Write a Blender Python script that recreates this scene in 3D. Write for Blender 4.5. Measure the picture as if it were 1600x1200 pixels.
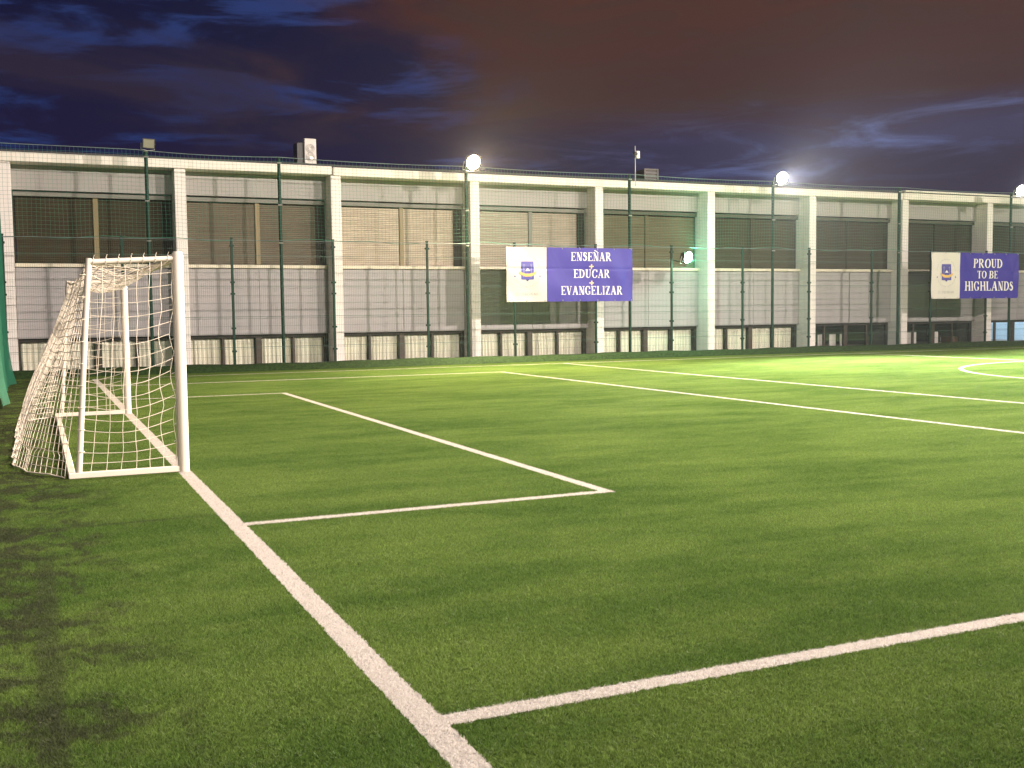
import bpy, math, random
import numpy as np
from mathutils import Matrix, Vector

random.seed(7); RNG = np.random.default_rng(11)
for o in list(bpy.data.objects): bpy.data.objects.remove(o)
SC = bpy.context.scene
COL = SC.collection

# ------------------------------------------------------------------ camera
cam = bpy.data.cameras.new('camera'); camo = bpy.data.objects.new('camera', cam); COL.objects.link(camo)
cam.sensor_width = 36.0; cam.lens = 36.0*1658.3/1600.0; cam.clip_start = 0.05; cam.clip_end = 3000
_r = Vector((0.9121613, -0.40966513, -0.01167229)); _u = Vector((0.03842752, 0.05713815, 0.99762646)); _f = Vector((0.40802584, 0.91044479, -0.06786163))
camo.matrix_world = Matrix(((_r.x, _u.x, -_f.x, -1.236), (_r.y, _u.y, -_f.y, -10.349), (_r.z, _u.z, -_f.z, 1.473), (0, 0, 0, 1)))
SC.camera = camo
SC.view_settings.view_transform = 'Standard'; SC.view_settings.look = 'None'
SC.view_settings.exposure = 0; SC.view_settings.gamma = 1
SC.cycles.use_denoising = True; SC.cycles.max_bounces = 6; SC.cycles.transparent_max_bounces = 16
SC.cycles.caustics_reflective = False; SC.cycles.caustics_refractive = False
SC.cycles.sample_clamp_indirect = 4.0

def lin(r, g, b):
    c = lambda v: (v/255/12.92) if v/255 <= 0.04045 else ((v/255+0.055)/1.055)**2.4
    return (c(r), c(g), c(b), 1.0)

# ------------------------------------------------------------------ node helpers
class NT:
    def __init__(s, tree): s.t = tree; s.n = tree.nodes; s.l = tree.links
    def node(s, kind, **kw):
        n = s.n.new(kind)
        for k, v in kw.items(): setattr(n, k, v)
        return n
    def set(s, sock, v):
        if isinstance(v, bpy.types.NodeSocket): s.l.new(v, sock)
        else: sock.default_value = v
    def math(s, op, a, b=0.0, c=0.0, clamp=False):
        n = s.node('ShaderNodeMath', operation=op, use_clamp=clamp)
        s.set(n.inputs[0], a); s.set(n.inputs[1], b)
        if op in ('MULTIPLY_ADD',): s.set(n.inputs[2], c)
        return n.outputs[0]
    def mix(s, fac, a, b, blend='MIX'):
        n = s.node('ShaderNodeMix', data_type='RGBA', blend_type=blend)
        s.set(n.inputs[0], fac); s.set(n.inputs[6], a); s.set(n.inputs[7], b)
        return n.outputs[2]
    def noise(s, vec, scale, detail=4, rough=0.55, dist=0.0):
        n = s.node('ShaderNodeTexNoise')
        if vec is not None: s.l.new(vec, n.inputs['Vector'])
        n.inputs['Scale'].default_value = scale; n.inputs['Detail'].default_value = detail
        n.inputs['Roughness'].default_value = rough; n.inputs['Distortion'].default_value = dist
        return n.outputs['Fac']
    def step(s, v, a, b):
        n = s.node('ShaderNodeMapRange', interpolation_type='SMOOTHSTEP')
        s.set(n.inputs['Value'], v); n.inputs['From Min'].default_value = a; n.inputs['From Max'].default_value = b
        return n.outputs['Result']
    def mapping(s, vec, scale=(1, 1, 1), loc=(0, 0, 0), rot=(0, 0, 0)):
        n = s.node('ShaderNodeMapping'); s.l.new(vec, n.inputs['Vector'])
        n.inputs['Scale'].default_value = scale; n.inputs['Location'].default_value = loc; n.inputs['Rotation'].default_value = rot
        return n.outputs['Vector']

# ------------------------------------------------------------------ world: late dusk sky with town-lit clouds
world = bpy.data.worlds.new('World'); SC.world = world; world.use_nodes = True
W = NT(world.node_tree); W.n.clear()
tc = W.node('ShaderNodeTexCoord'); sep = W.node('ShaderNodeSeparateXYZ'); W.l.new(tc.outputs['Generated'], sep.inputs[0])
X_, Y_, Z_ = sep.outputs
az = W.math('ARCTAN2', X_, Y_)                       # 0 towards the building, + to the right
cmb = W.node('ShaderNodeCombineXYZ'); W.l.new(az, cmb.inputs[0]); W.l.new(Z_, cmb.inputs[1])
pv = cmb.outputs[0]
n_big = W.noise(W.mapping(pv, (3.0, 9.0, 1), (3.1, 0.4, 0)), 1.0, 5, 0.55, 0.6)
n_str = W.noise(W.mapping(pv, (5.0, 32.0, 1), (1.7, 5.2, 0), (0, 0, 0.25)), 1.0, 5, 0.6, 0.5)
n_fine = W.noise(W.mapping(pv, (9.0, 44.0, 1), (7.7, 2.2, 0)), 1.0, 6, 0.6, 0.7)
blue = W.mix(W.step(Z_, 0.12, 0.30), lin(27, 24, 56), lin(14, 19, 52))
blue = W.mix(W.step(n_str, 0.47, 0.62), blue, lin(36, 54, 106))
blue = W.mix(W.math('MULTIPLY', W.step(n_big, 0.50, 0.64), 0.8), blue, lin(46, 38, 56))
# the low gap at the right
right = W.step(az, 0.34, 0.80)
gap = W.mix(W.step(n_fine, 0.44, 0.74), lin(56, 54, 86), lin(96, 110, 162))
blue = W.mix(W.math('MULTIPLY', right, W.math('SUBTRACT', 1.0, W.step(Z_, 0.15, 0.23))), blue, gap)
# brown cloud bank
edge = W.math('ADD', az, W.math('MULTIPLY', W.math('SUBTRACT', n_big, 0.5), 0.55))
edge = W.math('ADD', edge, W.math('MULTIPLY', W.math('SUBTRACT', Z_, 0.2), 0.9))
browna = W.step(edge, 0.22, 0.40)
elev = W.math('ADD', Z_, W.math('MULTIPLY', W.math('SUBTRACT', n_str, 0.5), 0.06))
elev = W.math('ADD', elev, W.math('MULTIPLY', az, -0.008))
brownz = W.step(elev, 0.135, 0.185)
brown = W.mix(W.step(Z_, 0.14, 0.30), lin(57, 37, 45), lin(75, 43, 37))
brown = W.mix(W.step(n_fine, 0.35, 0.75), brown, lin(62, 44, 43))
sky = W.mix(W.math('MULTIPLY', browna, brownz), blue, brown)
# dark low clouds over the right end of the roof
dk = W.math('MULTIPLY', W.step(n_big, 0.46, 0.58), W.math('MULTIPLY', W.step(az, 0.55, 0.75), W.math('SUBTRACT', 1.0, W.step(Z_, 0.125, 0.15))))
sky = W.mix(W.math('MULTIPLY', dk, 0.9), sky, lin(42, 34, 58))
bg = W.node('ShaderNodeBackground'); W.l.new(sky, bg.inputs['Color']); bg.inputs['Strength'].default_value = 1.0
wo = W.node('ShaderNodeOutputWorld'); W.l.new(bg.outputs[0], wo.inputs[0])

# ------------------------------------------------------------------ materials
def new_mat(name):
    m = bpy.data.materials.new(name); m.use_nodes = True
    t = NT(m.node_tree); t.n.clear()
    out = t.node('ShaderNodeOutputMaterial'); b = t.node('ShaderNodeBsdfPrincipled'); t.l.new(b.outputs[0], out.inputs[0])
    return m, t, b, out
def plain(name, c, rough=0.6, var=0.10, scale=3.0, metal=0.0, bump=0.0, bscale=60.0, spec=0.5, stretch=(1, 1, 1), dirt=None):
    """principled paint with noise in colour and roughness"""
    m, t, b, out = new_mat(name)
    geo = t.node('ShaderNodeNewGeometry'); pos = t.mapping(geo.outputs['Position'], stretch)
    n = t.noise(pos, scale, 6, 0.6)
    k = t.math('MULTIPLY_ADD', n, 2*var, 1.0-var)
    v = t.node('ShaderNodeVectorMath', operation='SCALE'); v.inputs[0].default_value = c[:3]; t.l.new(k, v.inputs['Scale'])
    colr = v.outputs[0]
    if dirt is not None:
        n2 = t.noise(t.mapping(geo.outputs['Position'], (1.6, 1.6, 0.25)), 2.2, 6, 0.65)
        colr = t.mix(t.math('MULTIPLY', t.step(n2, 0.50, 0.75), dirt[3]), colr, tuple(dirt[:3])+(1,))
    t.l.new(colr, b.inputs['Base Color'])
    t.set(b.inputs['Roughness'], t.math('MULTIPLY_ADD', n, 0.2, rough-0.1)); b.inputs['Metallic'].default_value = metal
    b.inputs['Specular IOR Level'].default_value = spec
    if bump:
        bp = t.node('ShaderNodeBump'); bp.inputs['Strength'].default_value = bump; bp.inputs['Distance'].default_value = 0.01
        t.l.new(t.noise(pos, bscale, 4), bp.inputs['Height']); t.l.new(bp.outputs[0], b.inputs['Normal'])
    return m
def emit(name, c, s):
    m, t, b, out = new_mat(name)
    b.inputs['Base Color'].default_value = c; b.inputs['Emission Color'].default_value = c; b.inputs['Emission Strength'].default_value = s
    return m
def glass_mat(name, tint=(0.97, 0.98, 0.97, 1), refl=0.0):
    m, t, b, out = new_mat(name)
    tr = t.node('ShaderNodeBsdfTransparent'); tr.inputs[0].default_value = tint
    gl = t.node('ShaderNodeBsdfGlossy'); gl.inputs['Roughness'].default_value = 0.03; gl.inputs[0].default_value = (0.8, 0.85, 0.85, 1)
    lw = t.node('ShaderNodeLayerWeight'); lw.inputs['Blend'].default_value = 0.5
    f5 = t.math('POWER', lw.outputs['Facing'], 5.0)
    mx = t.node('ShaderNodeMixShader'); t.l.new(t.math('MULTIPLY_ADD', f5, 0.9, 0.03+refl), mx.inputs[0])
    t.l.new(tr.outputs[0], mx.inputs[1]); t.l.new(gl.outputs[0], mx.inputs[2]); t.l.new(mx.outputs[0], out.inputs[0])
    return m

M = {}
M['concrete'] = plain('white_concrete', (0.80, 0.745, 0.69), 0.75, 0.06, 2.0, bump=0.25, bscale=40, spec=0.25, dirt=(0.56, 0.51, 0.45, 0.4))
M['beam'] = plain('white_beam_paint', (0.76, 0.71, 0.62), 0.7, 0.06, 1.5, bump=0.15, bscale=30, spec=0.25, dirt=(0.5, 0.45, 0.36, 0.5))
M['fascia'] = plain('grey_fascia', (0.33, 0.312, 0.292), 0.6, 0.07, 1.3, spec=0.3, dirt=(0.28, 0.26, 0.24, 0.35))
M['panel'] = plain('grey_metal_panel', (0.325, 0.305, 0.305), 0.55, 0.06, 1.0, spec=0.35, dirt=(0.27, 0.245, 0.23, 0.2))
def rib_mat():
    m = plain('ribbed_metal_panel', (0.35, 0.328, 0.325), 0.55, 0.05, 1.0, spec=0.3, dirt=(0.27, 0.25, 0.24, 0.25))
    t = NT(m.node_tree); b = [n for n in t.n if n.type == 'BSDF_PRINCIPLED'][0]
    geo = t.node('ShaderNodeNewGeometry'); sp = t.node('ShaderNodeSeparateXYZ'); t.l.new(geo.outputs['Position'], sp.inputs[0])
    w = t.math('POWER', t.math('ABSOLUTE', t.math('SINE', t.math('MULTIPLY', sp.outputs[2], math.pi/0.15))), 0.35)
    bp = t.node('ShaderNodeBump'); bp.inputs['Distance'].default_value = 0.012; bp.inputs['Strength'].default_value = 0.3
    t.l.new(w, bp.inputs['Height']); t.l.new(bp.outputs[0], b.inputs['Normal']); return m
M['panel'] = rib_mat()
M['sill'] = plain('cream_sill', (0.66, 0.60, 0.46), 0.6, 0.08, 3)
M['boxing'] = plain('shutter_box_metal', (0.21, 0.202, 0.175), 0.6, 0.08, 2, spec=0.2)
M['boxing_dark'] = plain('dark_shutter_box', (0.085, 0.09, 0.062), 0.6, 0.08, 2, spec=0.2)
M['dark'] = plain('dark_recess', (0.022, 0.019, 0.015), 0.8, 0.2, 3)
M['wood'] = plain('brown_wood_frame', (0.036, 0.022, 0.011), 0.5, 0.25, 8, stretch=(4, 4, 0.6))
M['yellow_wood'] = plain('ochre_wood_mullion', (0.20, 0.15, 0.06), 0.5, 0.15, 6, stretch=(4, 4, 0.6))
M['green_paint'] = plain('dark_green_paint', (0.006, 0.036, 0.022), 0.5, 0.15, 5, spec=0.2)
M['wire'] = plain('green_wire_coating', (0.018, 0.075, 0.05), 0.45, 0.1, 5)
M['twine'] = plain('green_net_twine', (0.045, 0.19, 0.125), 0.7, 0.12, 4)
M['cable'] = plain('steel_cable', (0.16, 0.20, 0.20), 0.5, 0.1, 4)
M['goal'] = plain('white_goal_paint', (0.74, 0.665, 0.565), 0.42, 0.05, 5, spec=0.4, dirt=(0.60, 0.52, 0.42, 0.3))
M['netcord'] = plain('cream_net_cord', (0.80, 0.71, 0.58), 0.8, 0.10, 6, spec=0.2)
M['curtain'] = plain('cream_curtain', (0.80, 0.75, 0.63), 0.85, 0.10, 3.0, spec=0.1, stretch=(6, 1, 0.3))
M['white_cloth'] = plain('white_banner_cloth', (0.62, 0.57, 0.53), 0.55, 0.03, 2, spec=0.3)
M['blue_cloth'] = plain('violet_banner_cloth', (0.052, 0.041, 0.30), 0.5, 0.08, 2, spec=0.25)
M['deep_blue_cloth'] = plain('blue_banner_cloth', (0.036, 0.027, 0.27), 0.5, 0.08, 2, spec=0.25)
M['letter'] = plain('white_lettering', (0.74, 0.70, 0.68), 0.5, 0.03, 3)
M['gold'] = plain('gold_print', (0.66, 0.40, 0.10), 0.5, 0.05, 3)
M['tan'] = plain('pale_gold_print', (0.66, 0.50, 0.33), 0.5, 0.05, 3)
M['crest_blue'] = plain('blue_print', (0.050, 0.045, 0.27), 0.5, 0.05, 3)
M['pale_blue'] = plain('pale_blue_print', (0.14, 0.14, 0.34), 0.5, 0.05, 3)
M['faint'] = plain('faint_grey_print', (0.40, 0.375, 0.40), 0.5, 0.05, 3)
M['lamp_body'] = plain('dark_lamp_housing', (0.050, 0.048, 0.042), 0.45, 0.15, 6, metal=0.4)
M['lens_off'] = plain('dull_lamp_glass', (0.22, 0.21, 0.16), 0.2, 0.1, 6)
M['galv'] = plain('galvanised_steel', (0.42, 0.42, 0.40), 0.45, 0.12, 8, metal=0.6)
M['white_plastic'] = plain('white_plastic', (0.70, 0.66, 0.58), 0.5, 0.05, 4)
M['black_plastic'] = plain('black_plastic', (0.02, 0.02, 0.02), 0.5, 0.1, 4)
M['roof'] = plain('roof_sheet', (0.05, 0.05, 0.05), 0.8, 0.15, 2)
M['asphalt'] = plain('asphalt', (0.05, 0.05, 0.05), 0.85, 0.2, 2, bump=0.4, bscale=80)
M['paving'] = plain('grey_paving', (0.22, 0.21, 0.20), 0.8, 0.15, 3, bump=0.2)
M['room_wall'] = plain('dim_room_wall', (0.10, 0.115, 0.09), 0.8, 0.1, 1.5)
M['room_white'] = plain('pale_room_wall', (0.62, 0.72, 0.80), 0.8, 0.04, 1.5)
M['board'] = plain('white_board', (0.72, 0.67, 0.64), 0.6, 0.04, 2)
M['cardboard'] = plain('brown_cardboard', (0.16, 0.09, 0.045), 0.8, 0.15, 5)
M['poster_blue'] = plain('blue_poster', (0.05, 0.13, 0.55), 0.5, 0.2, 12)
M['glass'] = glass_mat('window_glass')

def shutter_mat(name, c, gap):
    """roller slats: thin dark joints every 5 cm, a few slats darker than the rest"""
    m, t, b, out = new_mat(name)
    geo = t.node('ShaderNodeNewGeometry'); sp = t.node('ShaderNodeSeparateXYZ'); t.l.new(geo.outputs['Position'], sp.inputs[0])
    z = t.math('MULTIPLY', sp.outputs[2], 1/0.055); fr = t.math('FRACT', z); idx = t.math('FLOOR', z)
    cb = t.node('ShaderNodeCombineXYZ'); t.l.new(idx, cb.inputs[2]); t.l.new(t.math('MULTIPLY', sp.outputs[0], 0.9), cb.inputs[0])
    nz = t.noise(cb.outputs[0], 0.83, 3, 0.7)
    n2 = t.noise(geo.outputs['Position'], 1.1, 4)
    k = t.math('MULTIPLY_ADD', nz, 0.7, 0.52); k = t.math('MULTIPLY', k, t.math('MULTIPLY_ADD', n2, 0.35, 0.83))
    v = t.node('ShaderNodeVectorMath', operation='SCALE'); v.inputs[0].default_value = c; t.l.new(k, v.inputs['Scale'])
    joint = t.math('SUBTRACT', 1.0, t.step(fr, 0.06, 0.26))
    t.l.new(t.mix(t.math('MULTIPLY', joint, gap), v.outputs[0], tuple(x*0.28 for x in c)+(1,)), b.inputs['Base Color'])
    b.inputs['Roughness'].default_value = 0.6; b.inputs['Specular IOR Level'].default_value = 0.15
    bp = t.node('ShaderNodeBump'); bp.inputs['Distance'].default_value = 0.012; bp.inputs['Strength'].default_value = 0.6
    t.l.new(t.math('SINE', t.math('MULTIPLY', fr, math.pi)), bp.inputs['Height']); t.l.new(bp.outputs[0], b.inputs['Normal'])
    return m
SHUT = [shutter_mat('roller_slats', c, g) for c, g in (
    ((0.048, 0.039, 0.022), 0.35), ((0.15, 0.125, 0.09), 0.6), ((0.52, 0.44, 0.34), 0.8), ((0.40, 0.345, 0.265), 0.8),
    ((0.135, 0.122, 0.073), 0.4), ((0.062, 0.056, 0.030), 0.4), ((0.052, 0.044, 0.024), 0.4), ((0.046, 0.044, 0.025), 0.5), ((0.042, 0.043, 0.025), 0.5))]

# pitch markings: (x0, x1, y0, y1)
GW, FAR, NEAR = 6.59, 16.33, -9.75
LINES = [(-0.06, 0.06, NEAR-0.05, FAR+0.05),
         (0.06, 2.91, -2.90, -2.80), (2.91, 3.01, -2.90, GW+2.90), (0.06, 2.91, GW+2.80, GW+2.90),
         (0.06, 9.09, -6.88, -6.78), (9.09, 9.19, -6.88, GW+6.88), (0.06, 9.09, GW+6.78, GW+6.88),
         (12.27, 12.37, NEAR, FAR), (22.95, 23.05, NEAR, FAR),
         (0.06, 60.0, FAR-0.05, FAR+0.05), (0.06, 60.0, NEAR-0.05, NEAR+0.05)]
CIRC = (22.45, 4.16, 5.49)

def turf_nodes(t, b, blade):
    geo = t.node('ShaderNodeNewGeometry'); pos = geo.outputs['Position']
    sp = t.node('ShaderNodeSeparateXYZ'); t.l.new(pos, sp.inputs[0]); x, y, z = sp.outputs
    wob = t.math('MULTIPLY', t.math('SUBTRACT', t.noise(pos, 28, 2), 0.5), 0.035)
    xw, yw = t.math('ADD', x, wob), t.math('ADD', y, wob)
    mask = None
    for x0, x1, y0, y1 in LINES:
        a = t.math('COMPARE', xw, (x0+x1)/2, 0); a.node.inputs[2].default_value = (x1-x0)/2
        c = t.math('COMPARE', yw, (y0+y1)/2, 0); c.node.inputs[2].default_value = (y1-y0)/2
        q = t.math('MULTIPLY', a, c); mask = q if mask is None else t.math('MAXIMUM', mask, q)
    dx, dy = t.math('SUBTRACT', xw, CIRC[0]), t.math('SUBTRACT', yw, CIRC[1])
    r = t.math('SQRT', t.math('ADD', t.math('MULTIPLY', dx, dx), t.math('MULTIPLY', dy, dy)))
    c = t.math('COMPARE', r, CIRC[2], 0); c.node.inputs[2].default_value = 0.05
    mask = t.math('MAXIMUM', mask, c)
    big = t.noise(t.mapping(pos, (0.35, 0.55, 1)), 1.0, 5, 0.6, 0.4)
    mid = t.noise(t.mapping(pos, (1, 1, 1), (4, 2, 0), (0, 0, 0.4)), 4.0, 5, 0.65)
    fine = t.noise(pos, 38, 3, 0.6)
    brush = t.noise(t.mapping(pos, (0.5, 2.0, 1), (2, 9, 0), (0, 0, 0.12)), 1.0, 6, 0.62, 0.3)
    mott = t.math('MULTIPLY_ADD', brush, 0.55, t.math('MULTIPLY', big, 0.5)); mott.node.inputs[2].default_value = 0
    t.l.new(t.math('MULTIPLY', big, 0.5), mott.node.inputs[2])
    g = t.mix(t.step(mott, 0.38, 0.68), (0.070, 0.130, 0.023, 1), (0.142, 0.212, 0.046, 1))
    g = t.mix(t.math('MULTIPLY', t.step(mid, 0.45, 0.75), 0.35), g, (0.18, 0.24, 0.062, 1))
    g = t.mix(t.math('MULTIPLY', t.step(fine, 0.5, 0.8), 0.35), g, (0.046, 0.090, 0.014, 1))
    if blade:
        at = t.node('ShaderNodeAttribute', attribute_name='rnd'); rr = at.outputs['Fac']
        k = t.math('MULTIPLY_ADD', rr, 1.1, 0.45)
        v = t.node('ShaderNodeVectorMath', operation='SCALE'); t.l.new(g, v.inputs[0]); t.l.new(k, v.inputs['Scale']); g = v.outputs[0]
        g = t.mix(t.step(rr, 0.992, 0.996), g, (0.26, 0.33, 0.11, 1))
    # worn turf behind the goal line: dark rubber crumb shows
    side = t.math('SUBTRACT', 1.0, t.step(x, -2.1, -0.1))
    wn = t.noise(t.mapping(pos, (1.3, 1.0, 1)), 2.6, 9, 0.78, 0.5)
    wear_and_streaks = t.math('MULTIPLY', t.step(t.math('ADD', wn, t.math('MULTIPLY', side, 0.15)), 0.53, 0.66), t.step(side, 0.02, 0.55))
    # a dark streak in the turf beside the goal and another running from the goal line
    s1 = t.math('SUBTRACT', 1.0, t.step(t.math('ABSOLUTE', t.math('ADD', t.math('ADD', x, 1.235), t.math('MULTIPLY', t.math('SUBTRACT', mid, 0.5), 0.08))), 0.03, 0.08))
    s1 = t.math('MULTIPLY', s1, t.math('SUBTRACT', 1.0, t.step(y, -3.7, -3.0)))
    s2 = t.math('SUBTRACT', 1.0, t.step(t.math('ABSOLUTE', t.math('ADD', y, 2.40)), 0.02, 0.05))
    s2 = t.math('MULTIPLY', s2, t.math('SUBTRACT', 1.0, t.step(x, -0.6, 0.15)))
    wear_and_streaks = t.math('MAXIMUM', wear_and_streaks, t.math('MULTIPLY', t.math('MAXIMUM', s1, t.math('MULTIPLY', s2, 0.9)), 0.7))
    g = t.mix(t.math('MULTIPLY', wear_and_streaks, 0.74), g, (0.040, 0.034, 0.028, 1))
    wl = t.mix(t.math('MULTIPLY', t.step(t.noise(pos, 60, 3), 0.55, 0.72), 0.6), (0.57, 0.53, 0.49, 1), (0.25, 0.22, 0.21, 1))
    g = t.mix(mask, g, wl)
    t.l.new(g, b.inputs['Base Color'])
    b.inputs['Roughness'].default_value = 0.65 if blade else 0.8
    b.inputs['Specular IOR Level'].default_value = 0.12 if blade else 0.1
    if blade:                                              # thin plastic blades let light through
        tl = t.node('ShaderNodeBsdfTranslucent'); v2 = t.node('ShaderNodeVectorMath', operation='SCALE'); t.l.new(g, v2.inputs[0]); v2.inputs['Scale'].default_value = 1.05
        t.l.new(v2.outputs[0], tl.inputs[0]); mx = t.node('ShaderNodeMixShader'); mx.inputs[0].default_value = 0.34
        t.l.new(b.outputs[0], mx.inputs[1]); t.l.new(tl.outputs[0], mx.inputs[2])
        o_ = [n for n in t.n if n.type == 'OUTPUT_MATERIAL'][0]; t.l.new(mx.outputs[0], o_.inputs[0])
    return pos
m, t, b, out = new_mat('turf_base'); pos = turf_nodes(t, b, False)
bp = t.node('ShaderNodeBump'); bp.inputs['Distance'].default_value = 0.03; bp.inputs['Strength'].default_value = 0.8
t.l.new(t.noise(pos, 90, 4), bp.inputs['Height']); t.l.new(bp.outputs[0], b.inputs['Normal']); M['turf'] = m
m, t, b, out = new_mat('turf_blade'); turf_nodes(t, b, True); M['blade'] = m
def bank_mat():
    m, t, b, out = new_mat('bank_turf'); geo = t.node('ShaderNodeNewGeometry'); pos = geo.outputs['Position']
    g = t.mix(t.step(t.noise(pos, 14, 6, 0.7), 0.35, 0.7), (0.012, 0.030, 0.007, 1), (0.036, 0.076, 0.019, 1))
    t.l.new(g, b.inputs['Base Color']); b.inputs['Roughness'].default_value = 0.8; b.inputs['Specular IOR Level'].default_value = 0.2
    bp = t.node('ShaderNodeBump'); bp.inputs['Distance'].default_value = 0.04; t.l.new(t.noise(pos, 45, 4), bp.inputs['Height']); t.l.new(bp.outputs[0], b.inputs['Normal'])
    return m
M['bank'] = bank_mat()
def curtain_net_mat():
    m, t, b, out = new_mat('green_knit_netting'); geo = t.node('ShaderNodeNewGeometry')
    n = t.noise(geo.outputs['Position'], 5, 5); 
    t.l.new(t.mix(n, (0.008, 0.10, 0.055, 1), (0.02, 0.26, 0.15, 1)), b.inputs['Base Color']); b.inputs['Roughness'].default_value = 0.7
    tr = t.node('ShaderNodeBsdfTransparent'); tl = t.node('ShaderNodeBsdfTranslucent'); tl.inputs[0].default_value = (0.02, 0.30, 0.17, 1)
    a = t.node('ShaderNodeMixShader'); a.inputs[0].default_value = 0.3; t.l.new(b.outputs[0], a.inputs[1]); t.l.new(tl.outputs[0], a.inputs[2])
    c = t.node('ShaderNodeMixShader'); c.inputs[0].default_value = 0.30; t.l.new(a.outputs[0], c.inputs[1]); t.l.new(tr.outputs[0], c.inputs[2])
    t.l.new(c.outputs[0], out.inputs[0]); return m
M['knit'] = curtain_net_mat()

# ------------------------------------------------------------------ mesh builder
class MB:
    def __init__(s): s.v = []; s.f = []; s.n = 0; s.sm = False
    def add(s, verts, faces):
        s.v.append(np.asarray(verts, float).reshape(-1, 3)); s.f.extend([tuple(i+s.n for i in f) for f in faces]); s.n += len(s.v[-1]); return s
    def box(s, a, b, bev=0.0):
        x0, y0, z0 = a; x1, y1, z1 = b
        if bev <= 0:
            return s.add([(x0,y0,z0),(x1,y0,z0),(x1,y1,z0),(x0,y1,z0),(x0,y0,z1),(x1,y0,z1),(x1,y1,z1),(x0,y1,z1)],
                         [(0,3,2,1),(4,5,6,7),(0,1,5,4),(1,2,6,5),(2,3,7,6),(3,0,4,7)])
        # vertical edges chamfered plus top/bottom inset
        e = bev; ring = lambda i, z: [(x0+i+e,y0+i,z),(x1-i-e,y0+i,z),(x1-i,y0+i+e,z),(x1-i,y1-i-e,z),(x1-i-e,y1-i,z),(x0+i+e,y1-i,z),(x0+i,y1-i-e,z),(x0+i,y0+i+e,z)]
        vs = ring(e*0.7, z0)+ring(0, z0+e)+ring(0, z1-e)+ring(e*0.7, z1); fs = []
        for k in range(3):
            for i in range(8): j = (i+1) % 8; fs.append((k*8+i, k*8+j, k*8+8+j, k*8+8+i))
        fs.append(tuple(range(7, -1, -1))); fs.append(tuple(range(24, 32))); return s.add(vs, fs)
    def tube(s, pts, r, n=6, closed=False, cap=True):
        P = np.asarray(pts, float); k = len(P)
        T = np.gradient(P, axis=0) if k > 2 else np.repeat((P[1]-P[0])[None], 2, 0)
        if closed: T = np.roll(P, -1, 0)-np.roll(P, 1, 0)
        T /= np.maximum(np.linalg.norm(T, axis=1, keepdims=True), 1e-9)
        ref = np.where(np.abs(T[:, 2:3]) > 0.9, np.array([[1.0, 0, 0]]), np.array([[0, 0, 1.0]]))
        A = np.cross(T, ref); A /= np.linalg.norm(A, axis=1, keepdims=True); B = np.cross(T, A)
        r = np.broadcast_to(np.asarray(r, float), (k,))
        ang = np.arange(n)*2*math.pi/n
        V = P[:, None]+r[:, None, None]*(np.cos(ang)[None, :, None]*A[:, None]+np.sin(ang)[None, :, None]*B[:, None])
        fs = []
        for i in range(k if closed else k-1):
            a, b2 = i*n, ((i+1) % k)*n
            for j in range(n): j2 = (j+1) % n; fs.append((a+j, b2+j, b2+j2, a+j2))
        if cap and not closed: fs.append(tuple(range(n))); fs.append(tuple(range(k*n-1, (k-1)*n-1, -1)))
        return s.add(V.reshape(-1, 3), fs)
    def grid(s, P, flip=False):
        P = np.asarray(P, float); a, b = P.shape[:2]
        fs = [((i*b+j), (i+1)*b+j, (i+1)*b+j+1, i*b+j+1) for i in range(a-1) for j in range(b-1)]
        if flip: fs = [f[::-1] for f in fs]
        return s.add(P.reshape(-1, 3), fs)
    def prism(s, poly, y0, y1):
        """polygon in (x,z) extruded along y"""
        n = len(poly)
        vs = [(p[0], y0, p[1]) for p in poly]+[(p[0], y1, p[1]) for p in poly]
        fs = [tuple(range(n)), tuple(range(2*n-1, n-1, -1))]+[(i, n+i, n+(i+1) % n, (i+1) % n) for i in range(n)]
        return s.add(vs, fs)
    def build(s, name, mat, parent=None, smooth=False, loc=None):
        me = bpy.data.meshes.new(name); me.from_pydata(np.concatenate(s.v).tolist(), [], s.f); me.update()
        me.materials.append(mat)
        if smooth: me.polygons.foreach_set('use_smooth', [True]*len(me.polygons)); me.set_sharp_from_angle(angle=math.radians(42))
        o = bpy.data.objects.new(name, me); COL.objects.link(o)
        if parent is not None: o.parent = parent
        if loc is not None: o.location = loc
        return o
def tag(o, label=None, cat=None, group=None, kind=None):
    for k, v in (('label', label), ('category', cat), ('group', group), ('kind', kind)):
        if v: o[k] = v
    return o
def thing(name, label, cat, loc=(0, 0, 0), group=None, rz=0.0):
    o = bpy.data.objects.new(name, None); COL.objects.link(o); o.location = loc; o.rotation_euler = (0, 0, rz); o.empty_display_size = 0.2
    return tag(o, label, cat, group)
def copy_tree(o, parent=None):
    c = o.copy(); COL.objects.link(c)
    if parent is not None: c.parent = parent; c.matrix_parent_inverse = o.matrix_parent_inverse.copy()
    for ch in list(o.children): copy_tree(ch, c)
    return c

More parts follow.
